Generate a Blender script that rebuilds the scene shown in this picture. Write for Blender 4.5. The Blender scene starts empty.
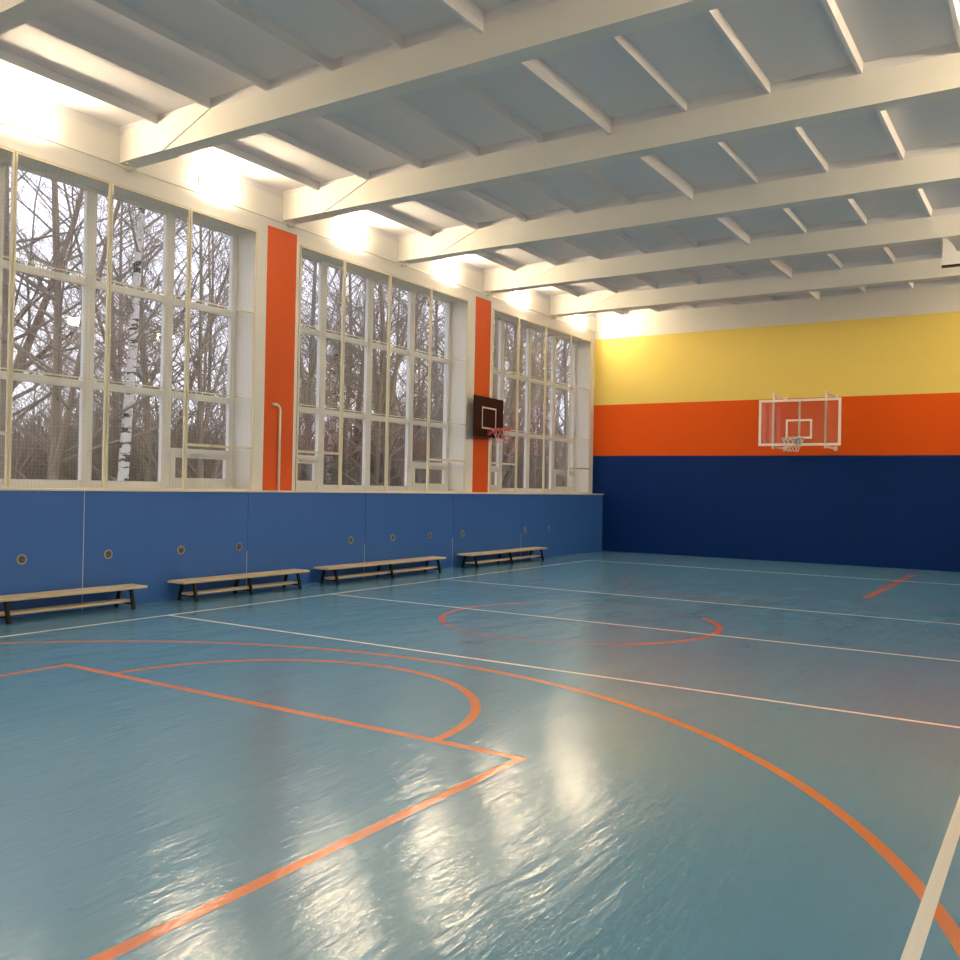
import bpy, math, random
from mathutils import Vector, Matrix
rnd = random.Random(7)
S = bpy.context.scene
C = S.collection

# ------------------------------------------------------------------ helpers
class MB:
    """collects shapes, then links them as ONE mesh object"""
    def __init__(s): s.v = []; s.f = []; s.mi = []; s.sm = []; s.cur = 0
    def add(s, vs, fs, smooth=False):
        n = len(s.v); s.v += [tuple(p) for p in vs]
        for f in fs:
            s.f.append([n+i for i in f]); s.mi.append(s.cur); s.sm.append(smooth)
        return s
    def box(s, x0, x1, y0, y1, z0, z1):
        vs = [(x, y, z) for x in (x0, x1) for y in (y0, y1) for z in (z0, z1)]
        return s.add(vs, [(0,1,3,2),(4,6,7,5),(0,4,5,1),(2,3,7,6),(0,2,6,4),(1,5,7,3)])
    def prism(s, poly, axis, a, b):
        """poly: 2D points, extruded along axis from a to b"""
        def P(p, t):
            if axis == 'y': return (p[0], t, p[1])
            if axis == 'x': return (t, p[0], p[1])
            return (p[0], p[1], t)
        n = len(poly); vs = [P(p, a) for p in poly] + [P(p, b) for p in poly]
        fs = [tuple(range(n)), tuple(range(2*n-1, n-1, -1))] + [(i, i+n, (i+1) % n + n, (i+1) % n) for i in range(n)]
        return s.add(vs, fs)
    def tube(s, pts, rad, n=8, cap=True, closed=False):
        pts = [Vector(p) for p in pts]; m = len(pts); vs = []; fs = []
        if not hasattr(rad, '__len__'): rad = [rad]*m
        prev = None
        for i, p in enumerate(pts):
            if closed: d = pts[(i+1) % m]-pts[i-1]
            else: d = pts[min(i+1, m-1)]-pts[max(i-1, 0)]
            if d.length < 1e-9: d = Vector((0,0,1))
            d.normalize()
            if prev is None:
                a = Vector((0,0,1)) if abs(d.z) < .9 else Vector((1,0,0))
                prev = d.cross(a).normalized()
            u = (prev-d*prev.dot(d))
            u = u.normalized() if u.length > 1e-6 else d.orthogonal().normalized()
            prev = u; w = d.cross(u)
            for k in range(n):
                t = 2*math.pi*k/n; vs.append(p+(u*math.cos(t)+w*math.sin(t))*rad[i])
        for i in range(m if closed else m-1):
            j = (i+1) % m
            for k in range(n):
                fs.append((i*n+k, i*n+(k+1) % n, j*n+(k+1) % n, j*n+k))
        if cap and not closed:
            fs.append(tuple(range(n-1, -1, -1))); fs.append(tuple(range((m-1)*n, m*n)))
        return s.add(vs, fs, n > 5)
    def cyl(s, p, q, r, n=16): return s.tube([p, q], r, n)
    def build(s, name, mats, parent=None, loc=None, rot=None, bevel=0):
        me = bpy.data.meshes.new(name); me.from_pydata(s.v, [], s.f)
        if not isinstance(mats, (list, tuple)): mats = [mats]
        for m in mats: me.materials.append(m)
        me.polygons.foreach_set('material_index', s.mi); me.polygons.foreach_set('use_smooth', s.sm)
        me.update()
        o = bpy.data.objects.new(name, me); C.objects.link(o)
        if parent: o.parent = parent
        if loc: o.location = loc
        if rot: o.rotation_euler = rot
        if bevel:
            b = o.modifiers.new('bevel', 'BEVEL'); b.width = bevel; b.segments = 2; b.limit_method = 'ANGLE'
        return o

def tag(o, label=None, cat=None, group=None, kind=None):
    if label: o['label'] = label
    if cat: o['category'] = cat
    if group: o['group'] = group
    if kind: o['kind'] = kind
    return o
def thing(name, label, cat, loc=(0,0,0), rot=(0,0,0), group=None):
    o = bpy.data.objects.new(name, None); C.objects.link(o); o.location = loc; o.rotation_euler = rot
    o.empty_display_size = .2
    return tag(o, label, cat, group)
def struct(o): o['kind'] = 'structure'; return o
def copy_tree(o, parent=None):
    c = o.copy(); C.objects.link(c)
    if parent: c.parent = parent
    for ch in list(o.children): copy_tree(ch, c)
    return c

# ------------------------------------------------------------------ materials
def newmat(name):
    m = bpy.data.materials.new(name); m.use_nodes = True
    return m, m.node_tree, m.node_tree.nodes['Principled BSDF']
def nd(nt, t, **k):
    n = nt.nodes.new(t)
    for a, b in k.items(): setattr(n, a, b)
    return n
def noise(nt, scale, detail=4, rough=.55, vec=None, stretch=None):
    n = nd(nt, 'ShaderNodeTexNoise'); n.inputs['Scale'].default_value = scale
    n.inputs['Detail'].default_value = detail; n.inputs['Roughness'].default_value = rough
    tc = nd(nt, 'ShaderNodeTexCoord'); src = tc.outputs['Object']
    if stretch:
        mp = nd(nt, 'ShaderNodeMapping'); mp.inputs['Scale'].default_value = stretch
        nt.links.new(src, mp.inputs['Vector']); src = mp.outputs['Vector']
    nt.links.new(src, n.inputs['Vector'])
    return n.outputs['Fac']
def mixc(nt, fac, a, b):
    m = nd(nt, 'ShaderNodeMix', data_type='RGBA')
    for s, v in ((m.inputs['Factor'], fac), (m.inputs['A'], a), (m.inputs['B'], b)):
        if isinstance(v, (tuple, list)): s.default_value = (*v[:3], 1)
        elif isinstance(v, (int, float)): s.default_value = v
        else: nt.links.new(v, s)
    return m.outputs['Result']
def mth(nt, op, a, b=None, c=None, clamp=False):
    m = nd(nt, 'ShaderNodeMath', operation=op, use_clamp=clamp)
    for i, v in enumerate((a, b, c)):
        if v is None: continue
        if isinstance(v, (int, float)): m.inputs[i].default_value = v
        else: nt.links.new(v, m.inputs[i])
    return m.outputs[0]
def paint(name, col, rough=.6, var=.06, scale=3, bump=0, bscale=60, metal=0, spec=.5):
    m, nt, b = newmat(name)
    f = noise(nt, scale)
    lo = tuple(c*(1-var) for c in col); hi = tuple(min(1, c*(1+var)) for c in col)
    nt.links.new(mixc(nt, f, lo, hi), b.inputs['Base Color'])
    b.inputs['Roughness'].default_value = rough; b.inputs['Metallic'].default_value = metal
    b.inputs['Specular IOR Level'].default_value = spec
    if bump:
        bp = nd(nt, 'ShaderNodeBump'); bp.inputs['Strength'].default_value = bump; bp.inputs['Distance'].default_value = .01
        nt.links.new(noise(nt, bscale, 3), bp.inputs['Height']); nt.links.new(bp.outputs[0], b.inputs['Normal'])
    return m

WHITE = (.80, .78, .74)
ORANGE = (.66, .085, .004); BLUE = (.0002, .019, .115); YELLOW = (.74, .57, .15)
M = {}
M['white'] = paint('white_plaster', WHITE, .75, .02, 1.5, .15, 40)
M['ceiling'] = paint('ceiling_paint', (.78, .745, .755), .8, .02, 1.0, .1, 30)
M['beam'] = paint('beam_paint', (.82, .79, .74), .8, .02, 1.0, .1, 30)
M['frame'] = paint('window_frame_paint', (.72, .72, .70), .45, .03, 2)
M['guard'] = paint('guard_frame_paint', (.72, .66, .50), .45, .04, 3)
M['wire'] = paint('wire_mesh', (.45, .43, .38), .5, .04, 3)
M['sill'] = paint('sill_board', (.72, .70, .66), .5, .03, 2)
M['panel'] = paint('blue_panel', (.036, .135, .45), .42, .05, 1.2, .05, 20)
M['vent_ring'] = paint('vent_ring', (.42, .36, .28), .5, .05, 10)
M['dark'] = paint('dark_opening', (.02, .02, .025), .7, .1, 10)
M['black_metal'] = paint('black_metal', (.005, .005, .007), .5, .1, 8, spec=.25)
M['steel'] = paint('grey_steel', (.4, .4, .4), .4, .05, 8, metal=.6)
M['maroon'] = paint('maroon_board', (.022, .0012, .0012), .6, .1, 4, spec=.2)
M['board_line'] = paint('white_marking', (.75, .66, .64), .6, .03, 6)
M['rim'] = paint('red_rim', (.55, .02, .02), .4, .05, 6)
M['net'] = paint('white_cord', (.75, .73, .70), .8, .05, 20)
M['netred'] = paint('pink_cord', (.75, .35, .35), .8, .05, 20)
M['board_frame'] = paint('white_board_frame', (.80, .76, .68), .45, .02, 4)
M['lamp_body'] = paint('lamp_housing', (.75, .74, .72), .5, .02, 4)
M['pipe'] = paint('white_pipe', (.80, .75, .68), .4, .02, 4)
M['soil'] = paint('winter_grass', (.12, .11, .07), .95, .3, .4)
M['bwall'] = paint('pale_render', (.42, .42, .46), .85, .05, .3)
M['broof'] = paint('grey_roof', (.16, .15, .16), .8, .1, .3)
M['bwin'] = paint('dark_pane', (.05, .055, .07), .2, .1, .3)

def wood():
    m, nt, b = newmat('pale_bench_wood')
    f = noise(nt, 5, 5, .6, stretch=(14, .6, 14)); g = noise(nt, 2, 2)
    c = mixc(nt, f, (.64, .50, .31), (.84, .72, .52)); c = mixc(nt, mth(nt, 'MULTIPLY', g, .35), c, (.45, .30, .15))
    nt.links.new(c, b.inputs['Base Color']); b.inputs['Roughness'].default_value = .45
    return m
M['wood'] = wood()

def emit(name, col, s):
    m = bpy.data.materials.new(name); m.use_nodes = True; nt = m.node_tree; nt.nodes.clear()
    e = nd(nt, 'ShaderNodeEmission'); e.inputs[0].default_value = (*col, 1); e.inputs[1].default_value = s
    o = nd(nt, 'ShaderNodeOutputMaterial'); nt.links.new(e.outputs[0], o.inputs[0]); return m
LAMP = 215
M['lamp'] = emit('lamp_diffuser', (1, .80, .52), LAMP)
M['lamp_edge'] = emit('lamp_diffuser_edge', (1, .82, .56), LAMP*.20)

def glass(name, ior=1.5, tint=(1,1,1), haze=0):
    m = bpy.data.materials.new(name); m.use_nodes = True; nt = m.node_tree; nt.nodes.clear()
    t = nd(nt, 'ShaderNodeBsdfTransparent'); t.inputs[0].default_value = (*tint, 1)
    g = nd(nt, 'ShaderNodeBsdfGlossy'); g.inputs['Roughness'].default_value = .0
    fr = nd(nt, 'ShaderNodeFresnel'); fr.inputs['IOR'].default_value = ior
    mx = nd(nt, 'ShaderNodeMixShader'); nt.links.new(fr.outputs[0], mx.inputs[0])
    nt.links.new(t.outputs[0], mx.inputs[1]); nt.links.new(g.outputs[0], mx.inputs[2])
    out = mx
    if haze:
        d = nd(nt, 'ShaderNodeBsdfDiffuse'); d.inputs[0].default_value = (.8,.8,.8,1)
        m2 = nd(nt, 'ShaderNodeMixShader'); m2.inputs[0].default_value = haze
        nt.links.new(mx.outputs[0], m2.inputs[1]); nt.links.new(d.outputs[0], m2.inputs[2]); out = m2
    o = nd(nt, 'ShaderNodeOutputMaterial'); nt.links.new(out.outputs[0], o.inputs[0]); return m
M['glass'] = glass('window_glass', 1.75, (.94, .96, .95))
M['board_glass'] = glass('backboard_glass', 1.4, (.95, .96, .95), .015)

# wall paint in bands: colour follows real painted areas
def pos(nt):
    g = nd(nt, 'ShaderNodeNewGeometry'); s = nd(nt, 'ShaderNodeSeparateXYZ')
    nt.links.new(g.outputs['Position'], s.inputs[0]); return s.outputs
def between(nt, v, a, b):
    return mth(nt, 'MULTIPLY', mth(nt, 'GREATER_THAN', v, a), mth(nt, 'LESS_THAN', v, b))
def far_wall_mat():
    m, nt, b = newmat('banded_wall_paint'); x, y, z = pos(nt)
    n = noise(nt, 1.2)
    blue = mixc(nt, n, tuple(c*.93 for c in BLUE), tuple(c*1.07 for c in BLUE))
    c = mixc(nt, mth(nt, 'GREATER_THAN', z, 2.60), blue, ORANGE)
    c = mixc(nt, mth(nt, 'GREATER_THAN', z, 3.995), c, YELLOW)
    c = mixc(nt, mth(nt, 'GREATER_THAN', z, 5.81), c, WHITE)
    nt.links.new(c, b.inputs['Base Color']); b.inputs['Roughness'].default_value = .55
    b.inputs['Specular IOR Level'].default_value = .12
    bp = nd(nt, 'ShaderNodeBump'); bp.inputs['Strength'].default_value = .12; bp.inputs['Distance'].default_value = .01
    nt.links.new(noise(nt, 25, 3), bp.inputs['Height']); nt.links.new(bp.outputs[0], b.inputs['Normal'])
    return m
def left_wall_mat():
    m, nt, b = newmat('window_wall_paint'); x, y, z = pos(nt)
    k = between(nt, y, .03, .70)
    for a, c in ((6.25, 6.89), (-6.16, -5.5)): k = mth(nt, 'MAXIMUM', k, between(nt, y, a, c))
    k = mth(nt, 'MULTIPLY', k, between(nt, z, 1.5, 5.89)); k = mth(nt, 'MULTIPLY', k, mth(nt, 'GREATER_THAN', x, -1.57))
    nt.links.new(mixc(nt, k, WHITE, ORANGE), b.inputs['Base Color']); b.inputs['Roughness'].default_value = .6
    return m
def floor_mat():
    m, nt, b = newmat('painted_sports_floor'); x, y, z = pos(nt)
    n1 = noise(nt, .35, 3); n2 = noise(nt, 2.2, 6, .65)
    base = mixc(nt, n1, (.075, .240, .405), (.105, .285, .445))
    base = mixc(nt, mth(nt, 'MULTIPLY', n2, .35), base, (.135, .25, .36))
    # scuffs and a dark stain
    sc = mth(nt, 'GREATER_THAN', noise(nt, 1.6, 5, .7, stretch=(3, .7, 1)), .67)
    base = mixc(nt, mth(nt, 'MULTIPLY', sc, .22), base, (.03, .07, .12))
    def rect(x0, x1, y0, y1): return mth(nt, 'MULTIPLY', between(nt, x, x0, x1), between(nt, y, y0, y1))
    def arc(cx, cy, R, w, cond=None):
        dx = mth(nt, 'SUBTRACT', x, cx); dy = mth(nt, 'SUBTRACT', y, cy)
        d = mth(nt, 'SQRT', mth(nt, 'ADD', mth(nt, 'MULTIPLY', dx, dx), mth(nt, 'MULTIPLY', dy, dy)))
        r = between(nt, d, R-w, R+w)
        if cond is not None: r = mth(nt, 'MULTIPLY', r, cond)
        return r
    def mx(*a):
        r = a[0]
        for q in a[1:]: r = mth(nt, 'MAXIMUM', r, q)
        return r
    w = .036
    strong = mx(rect(6.62-w, 6.62+w, -11.4, -5.57), rect(1.85, 6.62+w, -5.57-w, -5.57+w), rect(1.85-w, 1.85+w, -11.4, -5.57+w),
                arc(4.39, -8.457, 5.10, w, mth(nt, 'GREATER_THAN', y, -8.46)),
                arc(4.23, -5.57, 1.72, w, mth(nt, 'GREATER_THAN', y, -5.57)))
    faint = mx(arc(4.22, 0, 1.75, w), rect(1.8-w, 1.8+w, 5.40, 11.2), rect(1.8, 6.7, 5.4-w, 5.4+w),
               arc(4.3, 5.5, 1.75, w, mth(nt, 'LESS_THAN', y, 5.5)), arc(4.39, 8.5, 5.15, w, mth(nt, 'LESS_THAN', y, 8.5)))
    white = mx(rect(-.028, .028, -9.03, 9.03), rect(8.97, 9.03, -9.03, 9.03),
               *[rect(0, 9, c-.026, c+.026) for c in (-9, -3, 0, 3, 9)])
    wear = noise(nt, 9, 6, .7, stretch=(1, .4, 1))
    ws = mth(nt, 'SUBTRACT', 1.25, mth(nt, 'MULTIPLY', wear, .75), clamp=True)
    # worn-away paint on the far half of the court
    wl = mth(nt, 'MULTIPLY_ADD', noise(nt, .45, 2), 3.2, -1.05, clamp=True)
    c = mixc(nt, mth(nt, 'MULTIPLY', faint, mth(nt, 'MULTIPLY', wl, .75)), base, (.62, .12, .045))
    c = mixc(nt, mth(nt, 'MULTIPLY', mx(rect(6.66, 6.80, 5.40, 10.9), arc(4.22, 0, 1.75, w, mth(nt, 'GREATER_THAN', x, 5.4)), arc(4.22, 0, 1.75, w, mth(nt, 'LESS_THAN', x, 2.9))), .85), c, (.74, .17, .05))
    c = mixc(nt, mth(nt, 'MULTIPLY', strong, ws), c, (.76, .195, .012))
    c = mixc(nt, mth(nt, 'MULTIPLY', white, mth(nt, 'MINIMUM', mth(nt, 'ADD', ws, .25), 1)), c, (.88, .88, .82))
    nt.links.new(c, b.inputs['Base Color'])
    rr = noise(nt, 3, 4, .6, stretch=(1, .35, 1))
    nt.links.new(mth(nt, 'MULTIPLY_ADD', rr, .14, .12), b.inputs['Roughness'])
    b.inputs['Specular IOR Level'].default_value = .62
    # boards running down the hall under wavy paint
    board = mth(nt, 'ABSOLUTE', mth(nt, 'SUBTRACT', mth(nt, 'FRACT', mth(nt, 'MULTIPLY', x, 9.0)), .5))
    gap = mth(nt, 'MULTIPLY', mth(nt, 'GREATER_THAN', board, .475), -.35)
    h = mth(nt, 'ADD', mth(nt, 'MULTIPLY', noise(nt, 3.2, 3, .5, stretch=(1.6, .55, 1)), 1.5),
            mth(nt, 'MULTIPLY', noise(nt, 15, 3, .6, stretch=(1.8, .38, 1)), .7))
    h = mth(nt, 'ADD', h, gap)
    bp = nd(nt, 'ShaderNodeBump'); bp.inputs['Strength'].default_value = 1; bp.inputs['Distance'].default_value = .0045
    nt.links.new(h, bp.inputs['Height']); nt.links.new(bp.outputs[0], b.inputs['Normal'])
    return m
def bark(name, a, bcol, birch=False):
    m, nt, b = newmat(name)
    if birch:
        f = mth(nt, 'GREATER_THAN', noise(nt, 2.2, 4, .65, stretch=(1, 1, 3.2)), .56)
        tc = nd(nt, 'ShaderNodeTexCoord'); s = nd(nt, 'ShaderNodeSeparateXYZ'); nt.links.new(tc.outputs['Object'], s.inputs[0])
        c = mixc(nt, f, a, bcol)
    else: c = mixc(nt, noise(nt, 5, 4, .6, stretch=(1, 1, .4)), a, bcol)
    nt.links.new(c, b.inputs['Base Color']); b.inputs['Roughness'].default_value = .9
    return m
M['birch'] = bark('birch_bark', (.62, .58, .52), (.05, .045, .04), True)
M['brown'] = bark('brown_bark', (.16, .125, .085), (.34, .27, .19))
M['grey'] = bark('grey_bark', (.16, .145, .125), (.30, .27, .23))
M['twig'] = bark('twig_bark', (.20, .16, .125), (.36, .29, .23))

# ------------------------------------------------------------------ measured places
X = -1.555          # plane of the window wall
L = 12.29           # plane of the far wall
XR = 10.45          # right wall
YB = -12.6          # back wall
ZB, ZR, ZS = 6.05, 6.42, 6.525   # beam soffit, rib soffit, slab
BEAMS = [-2.74+3.1*k for k in range(-3, 5)]
BW = .24
WINS = [(-11.65, -6.43), (-5.45, -.21), (.77, 5.94), (6.96, 12.03)]
WZ0, WZ1 = 1.56, 5.75

# ------------------------------------------------------------------ room shell
f = MB().box(X-.6, XR+.3, YB-.3, L+.3, -.2, 0).build('floor', floor_mat()); struct(f)
w = MB().box(X-.6, XR+.3, L, L+.3, -.2, 6.9).build('wall_far', far_wall_mat()); struct(w)
w = MB().box(X-.6, XR+.3, YB-.3, YB, -.2, 6.9).build('wall_back', M['white']); struct(w)
w = MB()
w.box(XR, XR+.3, YB, L, -.2, 6.9)
w.cur = 1; w.box(XR-.005, XR, YB, L, 0, 1.55); w.cur = 0
struct(w.build('wall_right', [M['white'], M['panel']]))
w = MB()
w.box(X-.6, X, YB, L, -.2, WZ0-.03); w.box(X-.6, X, YB, L, WZ1, 6.9)
ys = [YB]+[v for a in WINS for v in a]+[L]
for i in range(0, len(ys), 2): w.box(X-.6, X, ys[i], ys[i+1], WZ0-.03, WZ1)
struct(w.build('wall_left', left_wall_mat()))

# ceiling: coffered ribbed slabs
cm = MB(); RIBS = [.265+1.025*k for k in range(-1, 10)]
xe = [X]+RIBS+[XR]
segs = [(YB, BEAMS[0])]+[(BEAMS[i]+BW, BEAMS[i+1]) for i in range(len(BEAMS)-1)]+[(BEAMS[-1]+BW, L)]
for (y0, y1) in segs:
    if y1-y0 < .3: continue
    for i in range(len(xe)-1):
        a = xe[i]+(.022 if i else 0); b = xe[i+1]-(.022 if i < len(xe)-2 else 0)
        ia = a+(.022 if i else .02); ib = b-(.022 if i < len(xe)-2 else .02)
        q = .035
        vs = [(a,y0,ZR),(b,y0,ZR),(b,y1,ZR),(a,y1,ZR),(ia,y0+q,ZS),(ib,y0+q,ZS),(ib,y1-q,ZS),(ia,y1-q,ZS)]
        cm.add(vs, [(4,5,6,7),(0,1,5,4),(1,2,6,5),(2,3,7,6),(3,0,4,7)])
    for r in RIBS: cm.add([(r-.022,y0,ZR),(r+.022,y0,ZR),(r+.022,y1,ZR),(r-.022,y1,ZR)], [(0,1,2,3)])
    r = RIBS[5]; cm.box(r-.022, r+.022, y0, y1, ZR-.09, ZR-.001)
cm.box(X-.6, XR+.3, YB-.3, L+.3, 6.72, 6.95)
struct(cm.build('ceiling', M['ceiling']))
for i, yb in enumerate(BEAMS):
    bm = MB(); x0, x1 = X+.0, XR
    bm.box(x0, x1, yb, yb+BW, ZB, 6.72)
    for sgn, e in ((1, x0+.09), (-1, x1-.09)):
        p = [(e, ZB-.006), (e+sgn*.82, ZB-.006), (e+sgn*1.75, ZR), (e+sgn*1.75, 6.7), (e, 6.7)]
        if sgn < 0: p = p[::-1]
        bm.prism(p, 'y', yb-.016, yb+BW+.016)
    struct(bm.build('ceiling_beam', M['beam']))

# sill along the whole window wall
struct(MB().box(X-.57, -1.205, YB, L, WZ0-.03, WZ0).build('trim_1', M['sill'], bevel=.006))

# ------------------------------------------------------------------ windows
XG = -2.05
def make_window(n, y0, y1, mulls, vents):
    e = bpy.data.objects.new('window_%d' % n, None); C.objects.link(e); struct(e); e.location = (0, (y0+y1)/2, WZ0)
    oy = (y0+y1)/2
    def B(mb, name, mat, par=e):
        o = mb.build(name, mat, par); o.location = (0, -oy, -WZ0)
        if par is not e: o.location = (0, 0, 0)
        return o
    fr = MB(); d = .048
    fr.box(XG-.012, XG+d+.012, y0, y0+.07, WZ0, WZ1); fr.box(XG-.012, XG+d+.012, y1-.10, y1, WZ0, WZ1)
    fr.box(XG-.012, XG+d, y0, y1, WZ0, WZ0+.11); fr.box(XG-.012, XG+d, y0, y1, WZ1-.05, WZ1)
    for m in mulls: fr.box(XG-.012, XG+d+.012, m-.08, m+.08, WZ0, WZ1)
    for z in (3.0, 4.42): fr.box(XG-.011, XG+d+.004, y0, y1, z-.05, z+.05)
    edges = [y0]+mulls+[y1]
    cs = []
    for v in vents:
        a, b = edges[v]+.09, edges[v+1]-.09
        fr.box(XG-.011, XG+d+.004, a, b, 2.11, 2.19)
        s = MB(); t = .075
        x0, x1 = XG+.004, XG+.075
        s.box(x0, x1, a+t, b-t, 1.655, 1.66+t); s.box(x0, x1, a+t, b-t, 2.12-t, 2.125)
        s.box(x0, x1, a-.01, a+t, 1.655, 2.125); s.box(x0, x1, b-t, b+.01, 1.655, 2.125)
        s.box(x1, x1+.03, (a+b)/2-.012, (a+b)/2+.012, 2.06, 2.10)
        cs.append(s)
    fo = B(fr, 'window_frame', M['frame'])
    for s in cs: B(s, 'casement', M['frame'])
    g = MB(); g.add([(XG, y0, WZ0), (XG, y1, WZ0), (XG, y1, WZ1), (XG, y0, WZ1)], [(0,1,2,3)])
    B(g, 'pane', M['glass'])
make_window(1, *WINS[1], [-4.17, -2.85, -1.53], [3])
make_window(2, *WINS[2], [1.865, 3.19, 4.545], [0, 3])
make_window(3, *WINS[3], [8.13, 9.45, 10.78], [0, 3])
make_window(4, *WINS[0], [-10.37, -9.05, -7.73], [3])

def make_guard(label, y0, y1, posts, lows):
    oy = (y0+y1)/2; t = thing('window_guard', label, 'window guard', (X, oy, WZ0), group='mesh guards over the gym windows')
    gx = .012; h = WZ1-.015-WZ0
    ed = [y0]+posts+[y1]
    for i in range(4):
        a, b = ed[i]-oy+.005, ed[i+1]-oy-.005; s = MB(); q = .028
        s.box(gx-.02, gx+.012, a, a+q, .0, h); s.box(gx-.02, gx+.012, b-q, b, .0, h)
        s.box(gx-.02, gx+.012, a+q, b-q, 0, q); s.box(gx-.02, gx+.012, a+q, b-q, h-q, h)
        for z in (3.03, 4.40): s.box(gx-.012, gx+.004, a+q, b-q, z-WZ0-.008, z-WZ0+.008)
        if i in lows: s.box(gx-.02, gx+.012, a+q, b-q, 2.21-WZ0, 2.25-WZ0)
        p = s.build('guard_panel', M['guard'], t)
        n = MB(); r = .0007
        k = int((b-a)/.05)
        for j in range(1, k):
            y = a+(b-a)*j/k; n.box(gx-.006-r, gx-.006+r, y-r, y+r, q, h-q)
        k = int(h/.05)
        for j in range(1, k):
            z = h*j/k; n.box(gx-.006-r, gx-.006+r, a+q, b-q, z-r, z+r)
        n.build('wire_mesh', M['wire'], p)
make_guard('cream wire mesh guard over the nearest tall window at the left', *WINS[1], [-4.22, -2.87, -1.54], [0, 3])
make_guard('cream wire mesh guard over the middle window between the two orange pillars', *WINS[2], [1.90, 3.22, 4.57], [0, 3])
make_guard('cream wire mesh guard over the farthest window beside the yellow wall', *WINS[3], [8.12, 9.47, 10.84], [0, 3])

# ------------------------------------------------------------------ radiator covers
seams = [-11.8, -8.98, -6.17, -3.37, -.57, 2.25, 5.06, 7.88, L-.005]
vents = [-5.4, -4.2, -3.01, -1.83, -.74, 1.86, 3.06, 4.25, 5.42, 8.05, 9.22]
plabel = {3: 'blue radiator cover panel behind the nearest bench, left of the first white seam',
          4: 'blue radiator cover panel with three round vents, between the first and second seams',
          5: 'blue radiator cover panel with one vent below the orange pillar carrying the hooked pipe',
          6: 'blue radiator cover panel with two vents under the middle window',
          7: 'blue radiator cover panel with a single vent below the maroon backboard',
          8: 'blue radiator cover panel running to the dark blue far wall'}
for i in range(3, 9):
    a, b = seams[i-1], seams[i]
    e = thing('radiator_cover', plabel[i], 'radiator cover', (-1.24, (a+b)/2, 0), group='blue radiator covers along the window wall')
    o = (a+b)/2
    MB().box(-.01, .01, a-o+.004, b-o-.004, 0, WZ0-.03).build('cover_board', M['panel'], e)
    if i < 8:
        s = MB().box(-.012, .0125, b-o-.010, b-o-.002, 0.0, WZ0-.03 if i == 3 else .62).build('joint_strip', M['sill'], e)
        s['label'] = 'pale joint strip'
    for v in vents:
        if a < v < b:
            r = MB(); n = 20; R0, R1 = .047, .064; xs = (.010, .017)
            vs = []; fs = []
            for k in range(n):
                t = 2*math.pi*k/n; c, s_ = math.cos(t), math.sin(t)
                for (R, x_) in ((R0, xs[0]), (R0, xs[1]), (R1, xs[1]), (R1, xs[0])): vs.append((x_, v-o+R*c, .695+R*s_))
            for k in range(n):
                for q in range(4): fs.append((k*4+q, k*4+(q+1) % 4, ((k+1) % n)*4+(q+1) % 4, ((k+1) % n)*4+q))
            r.add(vs, fs); vo = r.build('air_vent', M['vent_ring'], e)
            gl = MB(); gl.cyl((.008, v-o, .695), (.0115, v-o, .695), .047, 20)
            gl.cur = 1
            for k in (-2, -1, 0, 1, 2):
                hw = math.sqrt(.046**2-(k*.018)**2); gl.box(.0115, .0145, v-o-hw, v-o+hw, .695+k*.018-.002, .695+k*.018+.002)
            gl.build('vent_grille', [M['dark'], M['vent_ring']], vo)
h_ = MB().cyl((0, 0, 0), (.012, 0, 0), .02, 12).build('cover_hole', M['dark'], None, (-1.23, -2.60, .25))  # dark disc painted in for the shade inside a small hole in the cover
tag(h_, 'dark disc standing for a small round hole low on the blue cover between two benches', 'hole')

# ------------------------------------------------------------------ benches
def make_bench(y0, y1, label):
    o = (y0+y1)/2; H = (y1-y0)/2
    e = thing('gym_bench', label, 'bench', (-.95, o, 0), group='long low benches along the blue wall')
    MB().box(-.17, .17, -H, H, .258, .292).build('seat', M['wood'], e, bevel=.006)
    MB().box(-.085, .085, -H+.18, H-.18, .082, .114).build('lower_rail', M['wood'], e, bevel=.004)
    for ly in (-H+.22, 0, H-.22):
        for sx in (-1, 1):
            s = MB(); dx = .0
            s.prism([(sx*.100, .262), (sx*.135, .262), (sx*.200, 0), (sx*.165, 0)], 'y', ly-.02, ly+.02)
            s.build('leg', M['black_metal'], e)
        MB().box(-.135, .135, ly-.012, ly+.012, .058, .082).build('stretcher', M['black_metal'], e)
        MB().box(-.15, .15, ly-.016, ly+.016, .240, .258).build('seat_bracket', M['black_metal'], e)
make_bench(-6.5, -2.72, 'long pale wooden bench on black legs, cut by the left edge of the photo')
make_bench(-2.14, .36, 'short pale wooden bench under the first window right pane and the hooked pipe')
make_bench(.80, 4.20, 'pale wooden bench on black legs below the middle window')
make_bench(5.08, 8.34, 'pale wooden bench farthest away, nearest the dark blue wall')

# ------------------------------------------------------------------ pipes
p = MB(); pts = [(.03, 0, 0), (.03, .0, 1.27)]
for k in range(7):
    t = k/6*math.pi/2*1.05; pts.append((.03, -.10+.10*math.cos(t), 1.32+.10*math.sin(t)))
pts.append((.03, -.17, 1.415))
p.tube(pts, .022, 10)
tag(p.build('vent_pipe', M['pipe'], None, (X, .36, WZ0)), 'white vertical pipe with hooked top in front of the near orange pillar', 'pipe')
e = thing('service_pipe', 'thin cream pipe running along the wall above the windows and under the beam ends', 'pipe', (X, 0, 6.0))
MB().tube([(.05, YB+.02, 0), (.05, L-.05, 0)], .014, 8).build('pipe_run', M['pipe'], e)
for y in BEAMS[1:]:
    MB().box(.002, .13, y+.10, y+.16, -.03, .045).box(.10, .16, y+.02, y+.20, .02, .045).build('pipe_bracket', M['pipe'], e)

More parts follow.
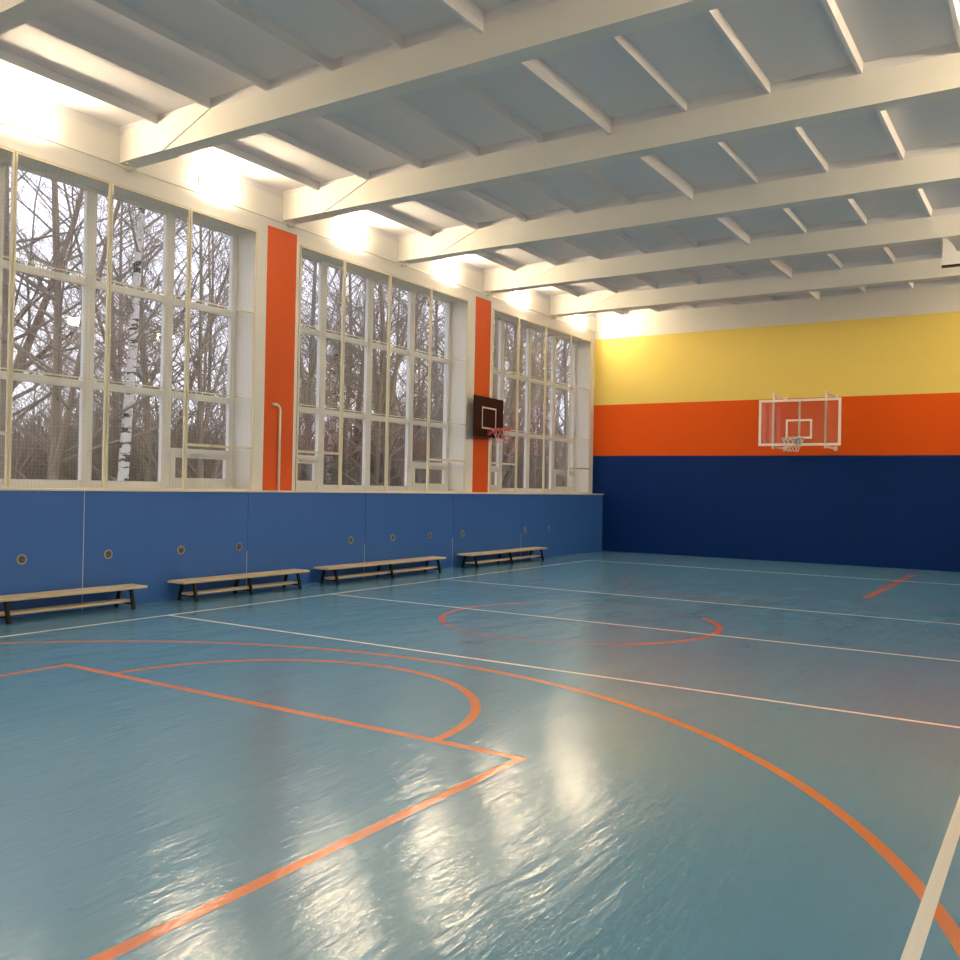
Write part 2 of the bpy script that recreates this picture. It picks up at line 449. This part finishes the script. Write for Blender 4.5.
# ------------------------------------------------------------------ floodlights
LY = [-10.35, -7.27, -4.17, -1.08, 2.04, 5.12, 8.17, 11.25]
names = {2: 'glowing floodlight at the far left edge above the nearest window',
         3: 'glowing floodlight above the nearest window, second from the left edge',
         4: 'glowing floodlight above the left half of the middle window',
         5: 'glowing floodlight above the right half of the middle window',
         6: 'glowing floodlight above the farthest window, near the maroon backboard pillar',
         7: 'glowing floodlight in the corner by the yellow wall'}
e0 = thing('floodlight', names[2], 'floodlight', (X, LY[2], 6.195), group='floodlights high along the side walls')
MB().box(.0, .012, -.05, .05, -.07, .07).build('mounting_bracket', M['lamp_body'], e0)
MB().prism([(.012, -.10), (.012, .10), (.03, .112), (.03, -.112)], 'y', -.32, .32).build('housing', M['lamp_body'], e0)
dm = MB(); dm.prism([(.03, -.113), (.03, .113), (.095, .10), (.095, -.10)], 'y', -.31, .31)
dm.cur = 1; dm.prism([(.0951, -.098), (.0951, .098), (.103, .09), (.103, -.09)], 'y', -.30, .30)
dm.build('diffuser', [M['lamp_edge'], M['lamp']], e0)
for i, y in enumerate(LY):
    if i != 2:
        c = copy_tree(e0); c.location = (X, y, 6.195)
        c['label'] = names.get(i, 'floodlight high on the window wall beyond the left edge of the photo')
    c = copy_tree(e0); c.location = (XR, y, 6.195); c.rotation_euler = (0, 0, math.pi)
    c['label'] = 'floodlight high on the right side wall, seen only as a reflection'

# ------------------------------------------------------------------ basketball boards
def hoop(parent, cx, cy, cz, r, rimmat, netmat, toward):
    rim = MB().tube([(cx+r*math.cos(2*math.pi*k/24), cy+r*math.sin(2*math.pi*k/24), cz) for k in range(24)], .011, 8, closed=True)
    ro = rim.build('rim', rimmat, parent)
    n = MB(); K = 12; lv = [(0, 1.0), (.08, .88), (.16, .72), (.24, .56), (.31, .48)]
    for j in range(len(lv)-1):
        for k in range(K):
            for s in (-.5, .5):
                a = 2*math.pi*(k+(j % 2)*.5)/K; b = 2*math.pi*(k+(j % 2)*.5+s)/K
                n.tube([(cx+r*lv[j][1]*math.cos(a), cy+r*lv[j][1]*math.sin(a), cz-lv[j][0]),
                        (cx+r*lv[j+1][1]*math.cos(b), cy+r*lv[j+1][1]*math.sin(b), cz-lv[j+1][0])], .0045, 4, cap=False)
    n.build('net', netmat, ro)
# glass board on the far wall; local: x along wall, -y into the court
e = thing('basketball_backboard', 'transparent basketball backboard with white frame on the orange band of the far wall', 'basketball backboard', (4.23, L, 2.78))
D = -(L-11.15)
W2, Hh = .92, 1.08
s = MB(); t = .055
s.box(-W2, W2, D-.02, D+.02, 0, t); s.box(-W2, W2, D-.02, D+.02, Hh-t, Hh)
s.box(-W2, -W2+t, D-.02, D+.02, t, Hh-t); s.box(W2-t, W2, D-.02, D+.02, t, Hh-t)
s.build('board_frame', M['board_frame'], e)
MB().box(-W2+t, W2-t, D-.006, D+.006, t, Hh-t).build('board_glass', M['board_glass'], e)
s = MB(); q = .045; a = .295; z0, z1 = .16, .61
s.box(-a, a, D-.0095, D-.0065, z1-q, z1); s.box(-a, a, D-.0095, D-.0065, z0, z0+q)
s.box(-a, -a+q, D-.0095, D-.0065, z0+q, z1-q); s.box(a-q, a, D-.0095, D-.0065, z0+q, z1-q)
s.build('target_square', M['board_frame'], e)
for x in (-.60, .58):
    s = MB().box(x-.022, x+.022, D+.03, D+.075, -.06, Hh+.17)
    s.build('upright', M['board_frame'], e)
    for z in (Hh+.13, -.02):
        MB().box(x-.018, x+.018, D+.075, 0, z-.02, z+.02).build('support_arm', M['board_frame'], e)
        MB().box(x-.04, x+.04, -.010, 0, z-.05, z+.05).build('wall_plate', M['board_frame'], e)
MB().box(-.022, .022, D+.022, D+.05, .0, Hh).build('centre_post', M['board_frame'], e)
MB().prism([(D-.02, .14), (D-.02, .02), (D-.16, .14)], 'x', -.07, .07).build('rim_bracket', M['steel'], e)
hoop(e, -.03, D-.16-.235, .15, .245, M['steel'], M['net'], -1)
# maroon board on the second orange pillar; local: +x into the hall
e = thing('basketball_backboard', 'small dark maroon basketball board with white square on the second orange pillar', 'basketball backboard', (X, 6.52, 2.785), (0, 0, math.radians(4)))
Hb, Wb, bx = .88, .68, .20
MB().box(bx, bx+.025, -Wb, Wb, 0, Hb).build('board', M['maroon'], e, bevel=.003)
s = MB(); q = .035; a = .33; xx0, xx1 = bx+.0255, bx+.029; z0, z1 = .18, .66
s.box(xx0, xx1, -a, a, z1-q, z1); s.box(xx0, xx1, -a, a, z0, z0+q)
s.box(xx0, xx1, -a, -a+q, z0+q, z1-q); s.box(xx0, xx1, a-q, a, z0+q, z1-q)
s.build('target_square', M['board_line'], e)
for y in (-.22, .22):
    for z in (.15, .65): MB().box(.02, bx, y-.02, y+.02, z, z+.04).build('support_arm', M['black_metal'], e)
MB().box(.02, .03, -.26, .26, .08, .76).build('mounting_plate', M['black_metal'], e)
MB().prism([(bx+.026, .16), (bx+.026, .05), (bx+.14, .16)], 'y', -.06, .06).build('rim_bracket', M['rim'], e)
hoop(e, bx+.14+.22, 0, .18, .22, M['rim'], M['netred'], 1)

# ------------------------------------------------------------------ white fitting hanging from the fourth beam
e = thing('ceiling_bracket', 'white curved metal housing hanging under a beam at the right edge of the photo', 'bracket', (7.63, 6.66, ZB))
MB().prism([(0, 0), (.05, 0), (.16, -.12), (.24, -.28), (.30, -.44), (.30, -.47), (0, -.47)], 'y', -.012, .012).build('end_plate', M['lamp_body'], e)
s = MB(); arcp = [(.0, .0), (-.01, -.12), (-.0, -.30), (-.02, -.44)]
MB().box(0, 1.6, .0, .012, -.47, -.26).build('back_plate', M['lamp_body'], e)
MB().box(.0, 1.6, -.10, .012, -.50, -.475).build('bottom_lip', M['black_metal'], e)
MB().box(-.05, .0, -.02, .02, -.14, -.09).box(-.008, .008, -.03, .03, -.15, .0).build('hanger', M['steel'], e)

# ------------------------------------------------------------------ outside
G0 = -1.2
struct(MB().box(-140, X-.62, -60, 180, G0-.3, G0).build('ground_outside', M['soil']))

def tree_mesh(seed, h, r0, nbr, up, spread, mats, fork=0, twig=1.0, start=.18):
    """skeleton: trunk with bends -> limbs -> branches -> twigs"""
    R = random.Random(seed); t = MB(); c = MB()
    def path(p, d, ln, n, wob, lift):
        pts = [p.copy()]; d = d.normalized()
        for i in range(n):
            d = (d+Vector((R.uniform(-wob, wob), R.uniform(-wob, wob), R.uniform(-wob, wob)+lift))).normalized()
            p = p+d*(ln/n); pts.append(p.copy())
        return pts
    def at(pts, u):
        k = u*(len(pts)-1); i = min(int(k), len(pts)-2); f_ = k-i
        return pts[i].lerp(pts[i+1], f_), (pts[i+1]-pts[i]).normalized()
    trunks = [(path(Vector((0,0,-.05)), Vector((R.uniform(-.05,.05), R.uniform(-.05,.05), 1)), h, 9, .05, .06), r0)]
    for k in range(fork):
        p, d = at(trunks[0][0], R.uniform(.08, .3)); a = R.uniform(0, 6.28)
        trunks.append((path(p, Vector((math.cos(a)*.45, math.sin(a)*.45, 1)), h*R.uniform(.55, .75), 8, .07, .08), r0*.55))
    for pts, rr in trunks:
        n = len(pts); t.tube(pts, [rr*(1-.93*i/(n-1))+.008 for i in range(n)], 8, cap=False)
        for b in range(nbr if rr == r0 else nbr//2):
            u = R.uniform(start, .97); p, d = at(pts, u); a = R.uniform(0, 6.28)
            ln = h*.30*spread*(1.15-u)*R.uniform(.6, 1.3)+.5
            dd = Vector((math.cos(a), math.sin(a), up+R.uniform(-.2, .35)))
            br = path(p, dd, ln, 5, .16, .05); r1 = max(.012, rr*(1-u)*.38)
            c.tube(br, [r1*(1-.8*i/5)+.004 for i in range(6)], 4, cap=False)
            for q in range(int((3+ln*1.7)*twig)):
                u2 = R.uniform(.15, 1); p2, d2 = at(br, u2)
                d3 = (d2+Vector((R.uniform(-1,1), R.uniform(-1,1), R.uniform(-.5,.9)))*.8)
                l2 = ln*R.uniform(.15, .42); tw = path(p2, d3, l2, 3, .2, .02)
                c.tube(tw, [.0085, .007, .005, .003], 3, cap=False)
                for w_ in range(2):
                    p4, d4 = at(tw, R.uniform(.2, .95))
                    d5 = d4+Vector((R.uniform(-1,1), R.uniform(-1,1), R.uniform(-.8,.6)))*.8
                    c.tube(path(p4, d5, l2*R.uniform(.3, .6), 2, .2, -.02), [.0055, .0045, .003], 3, cap=False)
    return t, c
def make_tree(name, label, spec, mats, group=None):
    e = thing(name, label, 'tree', (0, 0, G0), group=group)
    t, c = tree_mesh(*spec)
    t.build('trunk', mats[0], e); c.build('branches', mats[1], e)
    return e
#            seed h   r0  nbr up  spread _ fork twig start
T = [make_tree('birch_tree', '', (11, 19, .15, 46, .75, .75, 0, 0, 1.0, .20), (M['birch'], M['twig'])),
     make_tree('bare_tree', '', (12, 17, .20, 46, .60, 1.05, 0, 2, 1.0, .10), (M['brown'], M['twig'])),
     make_tree('bare_tree', '', (13, 18, .13, 44, .85, .8, 0, 1, 1.0, .14), (M['grey'], M['twig'])),
     make_tree('birch_tree', '', (14, 17, .11, 40, .8, .7, 0, 1, 1.0, .25), (M['birch'], M['twig'])),
     make_tree('bare_tree', '', (15, 16, .10, 40, .9, .8, 0, 3, 1.0, .08), (M['brown'], M['twig'])),
     make_tree('bare_tree', '', (16, 18, .16, 50, .5, .9, 0, 1, 1.1, .12), (M['brown'], M['twig']))]
used = set()
CAM = Vector((9.4583, -10.5009, 1.6872))
def place(k, x, y, rz, sc, label, group=None):
    if k in used: o = copy_tree(T[k])
    else: o = T[k]; used.add(k)
    o.location = (x, y, G0); o.rotation_euler = (0, 0, rz); o.scale = (sc, sc, sc)
    o['label'] = label
    if group: o['group'] = group
    return o
# foreground trees, each seen as its own trunk
front = [(1, -14.03, 2.82, 0.3, 1.0, 'thick dark bare trunk at the left edge outside the nearest window'),
         (5, -12.17, 3.0, 2.1, 0.95, 'bare spreading brown tree behind the left pane of the nearest window'),
         (0, -10.9, 4.01, 1.0, 1.0, 'white birch with black marks in the middle of the nearest window'),
         (5, -17.61, 10.07, 0.6, 1.0, 'dark bare tree right of the white birch in the nearest window'),
         (4, -13.37, 8.97, 4.4, 1.0, 'slim forked bare tree outside the right pane of the nearest window'),
         (2, -15.23, 15.7, 1.7, 1.05, 'grey bare tree outside the left panes of the middle window'),
         (5, -16.7, 19.76, 3.2, 1.1, 'dark bare trunk outside the middle window, left of its centre'),
         (1, -13.63, 18.41, 5.0, 1.0, 'forked brown tree outside the centre of the middle window'),
         (4, -14.63, 22.68, 2.0, 1.1, 'many stemmed bare tree outside the right panes of the middle window'),
         (1, -12.22, 25.47, 0.9, 1.1, 'thick bare trunk outside the left panes of the farthest window'),
         (3, -13.02, 30.78, 0.2, 1.1, 'pale birch trunk outside the right panes of the farthest window')]
for k, x, y, rz, sc, lab in front: place(k, x, y, rz, sc, lab)
# the wood: a wedge of ground north-west of the hall
cnt = 0; spots = []
while cnt < 36:
    th = math.radians(rnd.uniform(24, 66)); dist = rnd.uniform(34, 86)
    x = 9.5-math.sin(th)*dist; y = -10.5+math.cos(th)*dist
    if x > -8.5 or any(math.hypot(x-p, y-q) < 2.6 for p, q in spots): continue
    spots.append((x, y))
    k = rnd.choice([0, 1, 2, 2, 3, 4, 4, 5, 5]); nm = 'birch' if k in (0, 3) else 'bare'
    place(k, x, y, rnd.uniform(0, 6.28), rnd.uniform(.8, 1.15),
          'slender white birch within the bare wood beyond the windows' if nm == 'birch' else 'bare brown tree within the wood beyond the windows',
          'birches in the wood beyond' if nm == 'birch' else 'bare trees in the wood beyond')
    cnt += 1
# undergrowth
def shrub_mesh(seed):
    R = random.Random(seed); c = MB()
    for i in range(210):
        a = R.uniform(0, 6.28); tl = R.uniform(.05, .9); p = Vector((R.uniform(-.5,.5), R.uniform(-.5,.5), -.02)); pts = [p.copy()]
        d = Vector((math.cos(a)*tl, math.sin(a)*tl, 1)).normalized(); ln = R.uniform(1.6, 3.4)
        for k in range(4):
            d = (d+Vector((R.uniform(-.3,.3), R.uniform(-.3,.3), R.uniform(-.15,.2)))).normalized(); p = p+d*ln/4; pts.append(p.copy())
            d2 = (d+Vector((R.uniform(-1,1), R.uniform(-1,1), R.uniform(-.3,.6)))).normalized()
            c.tube([p, p+d2*R.uniform(.3, .8)], [.008, .004], 3, cap=False)
        c.tube(pts, [.018, .015, .012, .009, .005], 3, cap=False)
    return c
shr = [shrub_mesh(40+i).build('bare_shrub', M['brown']) for i in range(3)]
first = set()
for i in range(130):
    th = math.radians(25+41*i/129+rnd.uniform(-.5, .5)); dist = rnd.uniform(36, 74)
    x = 9.5-math.sin(th)*dist; y = -10.5+math.cos(th)*dist
    if x > -9: continue
    k = i % 3
    if k in first: o = shr[k].copy(); C.objects.link(o)
    else: o = shr[k]; first.add(k)
    o.location = (x, y, G0); o.rotation_euler = (0, 0, rnd.uniform(0, 6.28)); q = rnd.uniform(1.1, 2.1); o.scale = (q, q, q)
    tag(o, 'tangled leafless shrub in the undergrowth beyond the windows', 'shrub', 'shrubs in the undergrowth beyond')
# low buildings behind the wood
def building(x, y, rz, w_, d_, h, label):
    e = thing('low_building', label, 'building', (x, y, G0), (0, 0, rz))
    MB().box(-w_/2, w_/2, -d_/2, d_/2, 0, h).build('wall', M['bwall'], e)
    MB().box(-w_/2-.3, w_/2+.3, -d_/2-.3, d_/2+.3, h, h+.35).build('roof', M['broof'], e)
    n = int(w_/3)
    for i in range(n):
        xx = -w_/2+(i+.5)*w_/n
        MB().box(xx-.7, xx+.7, -d_/2-.04, -d_/2+.02, h*.35, h*.35+1.4).build('window', M['bwin'], e)
building(-66, 26, math.radians(66), 26, 8, 3.6, 'low pale grey building behind the trees of the nearest window')
building(-42, 66, math.radians(35), 24, 8, 3.4, 'low pale grey building behind the trees of the middle window')

# ------------------------------------------------------------------ sky
wd = bpy.data.worlds.new('overcast'); S.world = wd; wd.use_nodes = True; nt = wd.node_tree; bg = nt.nodes['Background']
tc = nd(nt, 'ShaderNodeTexCoord'); nz = nd(nt, 'ShaderNodeTexNoise'); nz.inputs['Scale'].default_value = 3; nz.inputs['Detail'].default_value = 4
nt.links.new(tc.outputs['Generated'], nz.inputs['Vector'])
nt.links.new(mixc(nt, nz.outputs['Fac'], (.66, .66, .80), (.86, .85, .95)), bg.inputs[0]); bg.inputs[1].default_value = 2.1

# ------------------------------------------------------------------ camera
r = Vector((0.84009406, 0.54209232, 0.01943916)); u = Vector((-0.01231917, -0.01676043, 0.99978364)); fw = Vector((-0.54230084, 0.84015177, 0.00740221))
cam = bpy.data.cameras.new('camera'); co = bpy.data.objects.new('camera', cam); C.objects.link(co); S.camera = co
m = Matrix((r, u, -fw)).transposed().to_4x4(); m.translation = CAM; co.matrix_world = m
cam.sensor_width = 36; cam.lens = 909.789/960*36; cam.clip_end = 500; cam.clip_start = .05
S.view_settings.view_transform = 'Standard'; S.view_settings.look = 'None'; S.view_settings.gamma = 1
S.view_settings.exposure = .14
